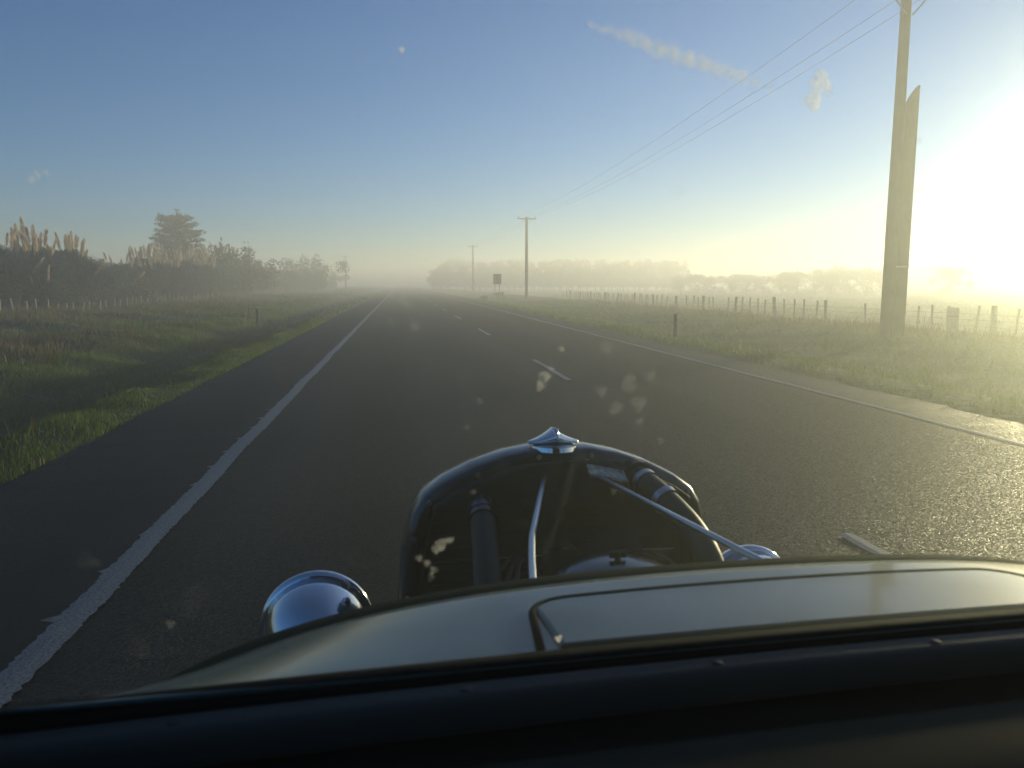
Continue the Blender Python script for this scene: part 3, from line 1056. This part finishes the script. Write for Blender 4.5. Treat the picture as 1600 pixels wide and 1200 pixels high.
SPOTS = EXTRA + [(-0.0981, 1.5508, 0.0083, 'r'), (-0.1018, 1.5375, 0.0072, 'r'), (-0.0901, 1.5455, 0.0039, 's'), (-0.4140, 1.5494, 0.0019, 'b'), (-0.4135, 1.5455, 0.0012, 'b'), (-0.2838, 1.5757, 0.0020, 's'), (-0.2724, 1.5733, 0.0025, 's'), (-0.2623, 1.5711, 0.0030, 's'), (-0.2521, 1.5689, 0.0035, 's'), (-0.2402, 1.5664, 0.0030, 's'), (-0.2298, 1.5641, 0.0041, 's'), (-0.2177, 1.5615, 0.0036, 's'), (-0.2070, 1.5592, 0.0051, 's'), (-0.1947, 1.5566, 0.0041, 's'), (-0.1853, 1.5546, 0.0047, 's'), (-0.1727, 1.5519, 0.0042, 's'), (-0.1632, 1.5498, 0.0048, 's'), (-0.1519, 1.5474, 0.0032, 's'), (-0.1389, 1.5446, 0.0022, 's'), (-0.6481, 1.4557, 0.0025, 's'), (-0.6441, 1.4586, 0.0020, 's'), (-0.6391, 1.4604, 0.0017, 's'), (-0.4101, 1.3794, 0.0043, 'f'), (-0.4024, 1.3617, 0.0043, 'f'), (-0.4202, 1.3658, 0.0028, 'f'), (-0.4148, 1.3835, 0.0028, 'f'), (-0.3009, 1.3232, 0.0045, 's'), (-0.3036, 1.3161, 0.0035, 's'), (-0.2961, 1.3293, 0.0025, 's'), (-0.2890, 1.3459, 0.0025, 's'), (-0.2515, 1.3459, 0.0040, 'f'), (-0.2540, 1.3114, 0.0046, 'f'), (-0.2303, 1.3174, 0.0072, 'f'), (-0.2206, 1.3003, 0.0063, 'f'), (-0.2394, 1.2974, 0.0052, 'f'), (-0.2130, 1.3235, 0.0047, 'f'), (-0.1979, 1.2683, 0.0032, 'f'), (-0.3786, 1.1862, 0.0047, 's'), (-0.3714, 1.1891, 0.0032, 's'), (-0.3826, 1.1820, 0.0037, 's'), (-0.3963, 1.1750, 0.0026, 's'), (-0.3901, 1.1701, 0.0027, 's'), (-0.3843, 1.1635, 0.0037, 's'), (-0.3862, 1.1568, 0.0027, 'f'), (-0.3609, 1.2832, 0.0025, 'f'), (-0.3517, 1.3045, 0.0030, 'f'), (-0.2744, 1.0911, 0.0029, 'b'), (-0.5855, 1.1317, 0.0033, 'f'), (-0.0034, 1.5144, 0.0036, 'f'), (0.0046, 1.4771, 0.0030, 'f'), (-0.2191, 1.2853, 0.0037, 'f'), (-0.2358, 1.2250, 0.0027, 'f'), (-0.4423, 1.5059, 0.0019, 'f'), (-0.3541, 1.2300, 0.0021, 'f'), ]
for x, z, r, k in SPOTS:
    n = 14
    d = MB()
    ph = rng.uniform(0, 6.28)
    def ring(f, dy):
        out = []
        for q in range(n):
            a = 2 * math.pi * q / n
            rad = r * f * (1 + (.12 if k == 'r' else .22) * math.sin(3 * a + ph) + rng.normal(0, .07 if k == 'r' else .12))
            px, pz = x + rad * math.cos(a), z + rad * math.sin(a)
            out.append((px, wy(pz) + th / 2 + dy, pz))
        return out
    d.loft([ring(1, .0003), ring(.55, .0007)], closed=True)
    d.add(ring(.5, .0007), [tuple(range(n))])
    d.build('dirt_spot', DIRT[k], glass)

# roof, doors, floor and back wall close the cab
b = MB()
secs = []
for y in np.linspace(.50, -1.15, 12):
    row = []
    for x in np.linspace(-.80, .80, 21):
        row.append((x, y, 1.735 + .05 * (1 - (x / .8) ** 2) - .22 * max(0, abs(x) - .7) * 4 - .05 * ((y + .3) / .85) ** 2))
    secs.append(row)
b.loft(secs).build('roof', m_paintg, car, smooth=True, solid=.02)
for s in (-1, 1):
    MB().box((s * .79, -.05, .82), (.05, 1.28, .62)).build('door', m_paintg, car, bevel=.02)
    MB().box((s * .77, -.95, 1.2), (.05, .36, 1.36)).build('quarter_panel', m_paintg, car, bevel=.02)
MB().box((0, -1.14, 1.1), (1.5, .04, 1.25)).build('back_wall', m_head, car, bevel=.01)
MB().box((0, -.3, .50), (1.52, 1.7, .04)).build('floor_pan', m_head, car)
MB().box((0, -.55, .78), (1.3, .5, .16)).build('seat', m_rail, car, bevel=.05)
MB().box((0, -.86, 1.05), (1.3, .14, .55)).build('seat_back', m_rail, car, bevel=.05)

# radiator shell, seen from behind
half = [(0, 1.052), (.06, 1.049), (.125, 1.037), (.195, 1.014), (.258, .984), (.300, .955), (.323, .920), (.337, .870), (.346, .81), (.351, .74), (.352, .62), (.345, .48)]
sh = [(-x, z) for x, z in reversed(half)] + half[1:]
def inset(pts, d):
    out = []
    for i, (x, z) in enumerate(pts):
        a, c = pts[max(i - 1, 0)], pts[min(i + 1, len(pts) - 1)]
        tx, tz = c[0] - a[0], c[1] - a[1]
        l = math.hypot(tx, tz)
        out.append((x + tz / l * d, z - tx / l * d))
    return out
b = MB()
lay = [(1.585, .030), (1.585, .012), (1.590, .004), (1.600, 0), (1.66, 0), (1.70, .006), (1.72, .022), (1.725, .05), (1.70, .055)]
b.loft([[(x + .008, y, z) for x, z in inset(sh, d)] for y, d in lay])
rshell = b.build('radiator_shell', m_blackp, car, auto=50)
core = MB()
ins = inset(sh, .05)
core.loft([[(x + .008, 1.635, z) for x, z in ins], [(x + .008, 1.69, z) for x, z in ins]])
core.add([(x + .008, 1.632, z) for x, z in ins], [tuple(range(len(ins)))])
rc = core.build('radiator', m_eng, car)
top = inset(sh, .022)
tk = MB()
tz = [p for p in top if p[1] > .93]
ring = [(x + .008, z) for x, z in tz] + [(x + .008, z) for x, z in ((tz[-1][0], .93), (tz[0][0], .93))]
tk.loft([[(x, y, z) for x, z in ring] for y in (1.56, 1.632)], closed=True, cap=True)
tk.build('header_tank', m_eng, rc, bevel=.012)
# rust streaked fan plate, its pale colour painted in as reflected sun
m_plate = mat('worn metal painted sunlit', (.55, .53, .45), .5, metal=.2, vary=((.2, .17, .12), 60, .10))
MB().add([(.046, 1.53, 1.008), (.132, 1.53, .990), (.134, 1.575, 1.012), (.050, 1.575, 1.030),
          (.046, 1.53, 1.003), (.132, 1.53, .985), (.134, 1.575, 1.007), (.050, 1.575, 1.025)],
         [(0, 1, 2, 3), (7, 6, 5, 4), (0, 4, 5, 1), (1, 5, 6, 2), (2, 6, 7, 3), (3, 7, 4, 0)]).build('mounting_plate', m_plate, car)

# winged chrome ornament on the shell
orn = MB()
secs = []
for i in range(25):
    t = -1 + 2 * i / 24
    a = abs(t)
    x = -.016 + .008 + t * .056
    hgt = .006 + .026 * (1 - a) ** 1.7
    dep = .030 * (1 - a) ** .8 + .006
    zb = 1.058 - .007 * a * a * .2
    secs.append([(x, 1.625 + dep * math.cos(q), zb + hgt * (.5 + .5 * math.sin(q)) + (0 if math.sin(q) > 0 else -.002)) for q in np.linspace(0, 2 * math.pi, 14, endpoint=False)])
orn.loft(secs, closed=True, cap=True)
on = orn.build('hood_ornament', m_chrome, car, smooth=True)
MB().tube([(-.008, 1.585, 1.066), (-.008, 1.605, 1.086), (-.008, 1.64, 1.082), (-.008, 1.68, 1.064)], [.003, .0065, .0065, .003], 10).build('ridge', m_chrome, on, smooth=True)
MB().lathe([(.052, 1.044), (.050, 1.053), (.030, 1.058)], 20, (-.008, 1.625, 0)).build('base', m_chrome, on, auto=40)

# support rods from radiator to firewall
def smooth_path(pts, n=8):
    out = []
    P = [Vector(p) for p in pts]
    for i in range(len(P) - 1):
        p0, p1, p2, p3 = P[max(i - 1, 0)], P[i], P[i + 1], P[min(i + 2, len(P) - 1)]
        for k in range(n):
            t = k / n
            out.append(.5 * ((2 * p1) + (-p0 + p2) * t + (2 * p0 - 5 * p1 + 4 * p2 - p3) * t * t + (-p0 + 3 * p1 - 3 * p2 + p3) * t ** 3))
    out.append(P[-1])
    return out
r1 = MB().tube(smooth_path([(-.030, 1.60, 1.003), (-.075, 1.47, .985), (-.121, 1.335, .966), (-.141, 1.27, .963), (-.172, 1.137, .950), (-.225, .88, .94)]), .0062, 10).build('support_rod', m_rod, car, smooth=True)
r2 = MB().tube([(.041, 1.60, 1.007), (.198, 1.14, .960), (.285, .88, .938)], .0062, 10).build('support_rod', m_rod, car, smooth=True)
for r0, e in ((r1, (-.028, 1.60, 1.003)), (r2, (.039, 1.605, 1.007))):
    MB().lathe([(.009, -.014), (.012, -.012), (.012, .012), (.009, .014)], 6, e, axis='y').build('nut', m_eng, r0)

# radiator hoses with clamps
def hose(path, rad, clamps):
    pts = smooth_path(path, 7)
    h = MB().tube(pts, rad, 16).build('radiator_hose', m_hose, car, smooth=True)
    for f in clamps:
        i = int(f * (len(pts) - 1))
        d = (pts[min(i + 1, len(pts) - 1)] - pts[max(i - 1, 0)]).normalized()
        c = pts[i]
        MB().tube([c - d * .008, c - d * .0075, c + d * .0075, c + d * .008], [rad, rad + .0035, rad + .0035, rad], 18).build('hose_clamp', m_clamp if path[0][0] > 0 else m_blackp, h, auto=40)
    return h
hose([(-.180, 1.60, .950), (-.182, 1.53, .938), (-.190, 1.46, .915), (-.200, 1.37, .865), (-.205, 1.29, .80), (-.21, 1.24, .72)], .026, (.10, .24, .30))
hose([(.165, 1.60, .992), (.170, 1.54, .986), (.186, 1.46, .966), (.212, 1.38, .925), (.226, 1.32, .87), (.23, 1.28, .78)], .026, (.10, .24, .42))
for s in (-1, 1):
    MB().lathe([(.034, -.02), (.034, .02), (.029, .024)], 16, (s * .178 + (-.007 if s < 0 else -.011), 1.575, .990 if s > 0 else .950), axis='y').build('hose_neck', m_eng, rc)

# engine and air cleaner
MB().box((0, 1.18, .60), (.42, .62, .34), taper=.8).build('engine_block', m_eng, car, bevel=.02)
for s in (-1, 1):
    MB().box((s * .19, 1.18, .745), (.20, .58, .06)).build('cylinder_head', m_eng, car, bevel=.015)
ac = MB().lathe([(.05, .83), (.10, .835), (.108, .85), (.108, .905), (.100, .918), (.09, .922), (.085, .926), (.055, .938), (.02, .944), (.012, .944)], 40, (-.01, 1.20, 0)).build('air_cleaner', m_air, car, auto=35)
MB().lathe([(.006, .94), (.006, .957)], 8, (-.01, 1.20, 0)).build('stud', m_eng, ac)
MB().box((-.01, 1.20, .953), (.030, .006, .012)).build('wing_nut', m_eng, ac, bevel=.002)
for s in (-1, 1):
    MB().box((s * .33, 1.2, .42), (.06, 1.1, .10)).build('frame_rail', m_blackp, car, bevel=.01)
MB().box((0, 1.68, .42), (.72, .07, .09)).build('crossmember', m_blackp, car, bevel=.01)

fan = MB().lathe([(.05, -.02), (.05, .02), (.03, .03), (.012, .032)], 18, (0, 1.545, .80), axis='y').build('cooling_fan', m_eng, car, auto=40)
for k in range(4):
    a = R_(20 + 90 * k)
    ca, sa = math.cos(a), math.sin(a)
    pts = []
    for rr_, w_, tw in ((.03, .022, .012), (.10, .034, .014), (.175, .040, .010)):
        for sgn in (-1, 1):
            pts.append((ca * rr_ - sa * w_ * sgn, 1.545 + tw * sgn, .80 + sa * rr_ + ca * w_ * sgn))
    MB().loft([pts[0:2], pts[2:4], pts[4:6]]).build('blade', m_eng, fan, solid=.003)
for k in range(15):                                      # radiator fins behind the fan
    z = .52 + k * .028
    MB().box((.008, 1.630, z), (.56, .006, .004)).build('fin', m_clamp if k % 7 == 3 else m_eng, rc)
for x, z in [p for p in inset(sh, .014) if p[1] > .72][::2]:
    MB().lathe([(.006, -.004), (.006, .001), (.003, .003)], 6, (x + .008, 1.583, z), axis='y').build('bolt', m_clamp, rshell)
m_lead = mat('ignition lead', (.05, .012, .010), .5)
for s in (-1, 1):
    for k in range(3):
        MB().tube(smooth_path([(s * .05, 1.50, .78), (s * .13, 1.46 - .03 * k, .86 + .01 * k), (s * .20, 1.36 - .12 * k, .83), (s * .21, 1.33 - .14 * k, .775)], 5), .0045, 6).build('ignition_lead', m_lead, car, smooth=True)
MB().lathe([(.045, -.09), (.05, -.085), (.05, .06), (.035, .075)], 20, (.10, 1.42, .81), axis='y').build('generator', m_eng, car, auto=40)
MB().tube(smooth_path([(-.30, .87, .93), (-.27, 1.0, .90), (-.25, 1.15, .86), (-.12, 1.28, .82)], 6), .006, 6).build('wiring_loom', m_hose, car, smooth=True)

# headlights: chrome bowls on a bar
for s, cx in ((-1, -.516), (1, .500)):
    cz, cy = .662, 1.50
    hl = MB().lathe([(.004, .0), (.035, .006), (.062, .020), (.085, .046), (.100, .080), (.108, .115), (.1115, .150)], 40, (cx, cy, cz), axis='y', cap=True).build('headlight', m_chrome, car, smooth=True)
    MB().lathe([(.1115, .150), (.118, .152), (.121, .162), (.119, .174), (.108, .180), (.106, .17)], 40, (cx, cy, cz), axis='y', cap=False).build('rim', m_chrome, hl, smooth=True)
    MB().lathe([(.107, .172), (.09, .184), (.05, .193), (.005, .196)], 40, (cx, cy, cz), axis='y').build('lens', m_lens, hl, smooth=True)
    MB().tube([(cx, cy + .10, cz - .105), (cx * .97, cy + .10, cz - .16), (cx * .75, cy + .12, .46)], [.018, .02, .018], 10).build('bracket', m_blackp, hl, smooth=True)
    MB().lathe([(.008, .060), (.009, .084), (.005, .090)], 10, (cx + .062, cy + .085, cz), axis='z').build('wiring_nut', m_chrome, hl)

# ------------------------------------------------------------------ ground fog: one closed box of even haze
m_hz = bpy.data.materials.new('morning fog')
m_hz.use_nodes = True
nt = m_hz.node_tree
nt.nodes.remove(nt.nodes['Principled BSDF'])
pv = nt.nodes.new('ShaderNodeVolumePrincipled')
pv.inputs['Color'].default_value = (.97, .97, .97, 1)
pv.inputs['Density'].default_value = .0074
pv.inputs['Anisotropy'].default_value = .46
nt.links.new(pv.outputs[0], nt.nodes['Material Output'].inputs['Volume'])
hz = MB().box((0, 650, 3.8), (1800, 1640, 11.6)).build('haze', m_hz)
tag(hz, 'low golden morning fog lying over road and paddocks', 'fog', kind='stuff')
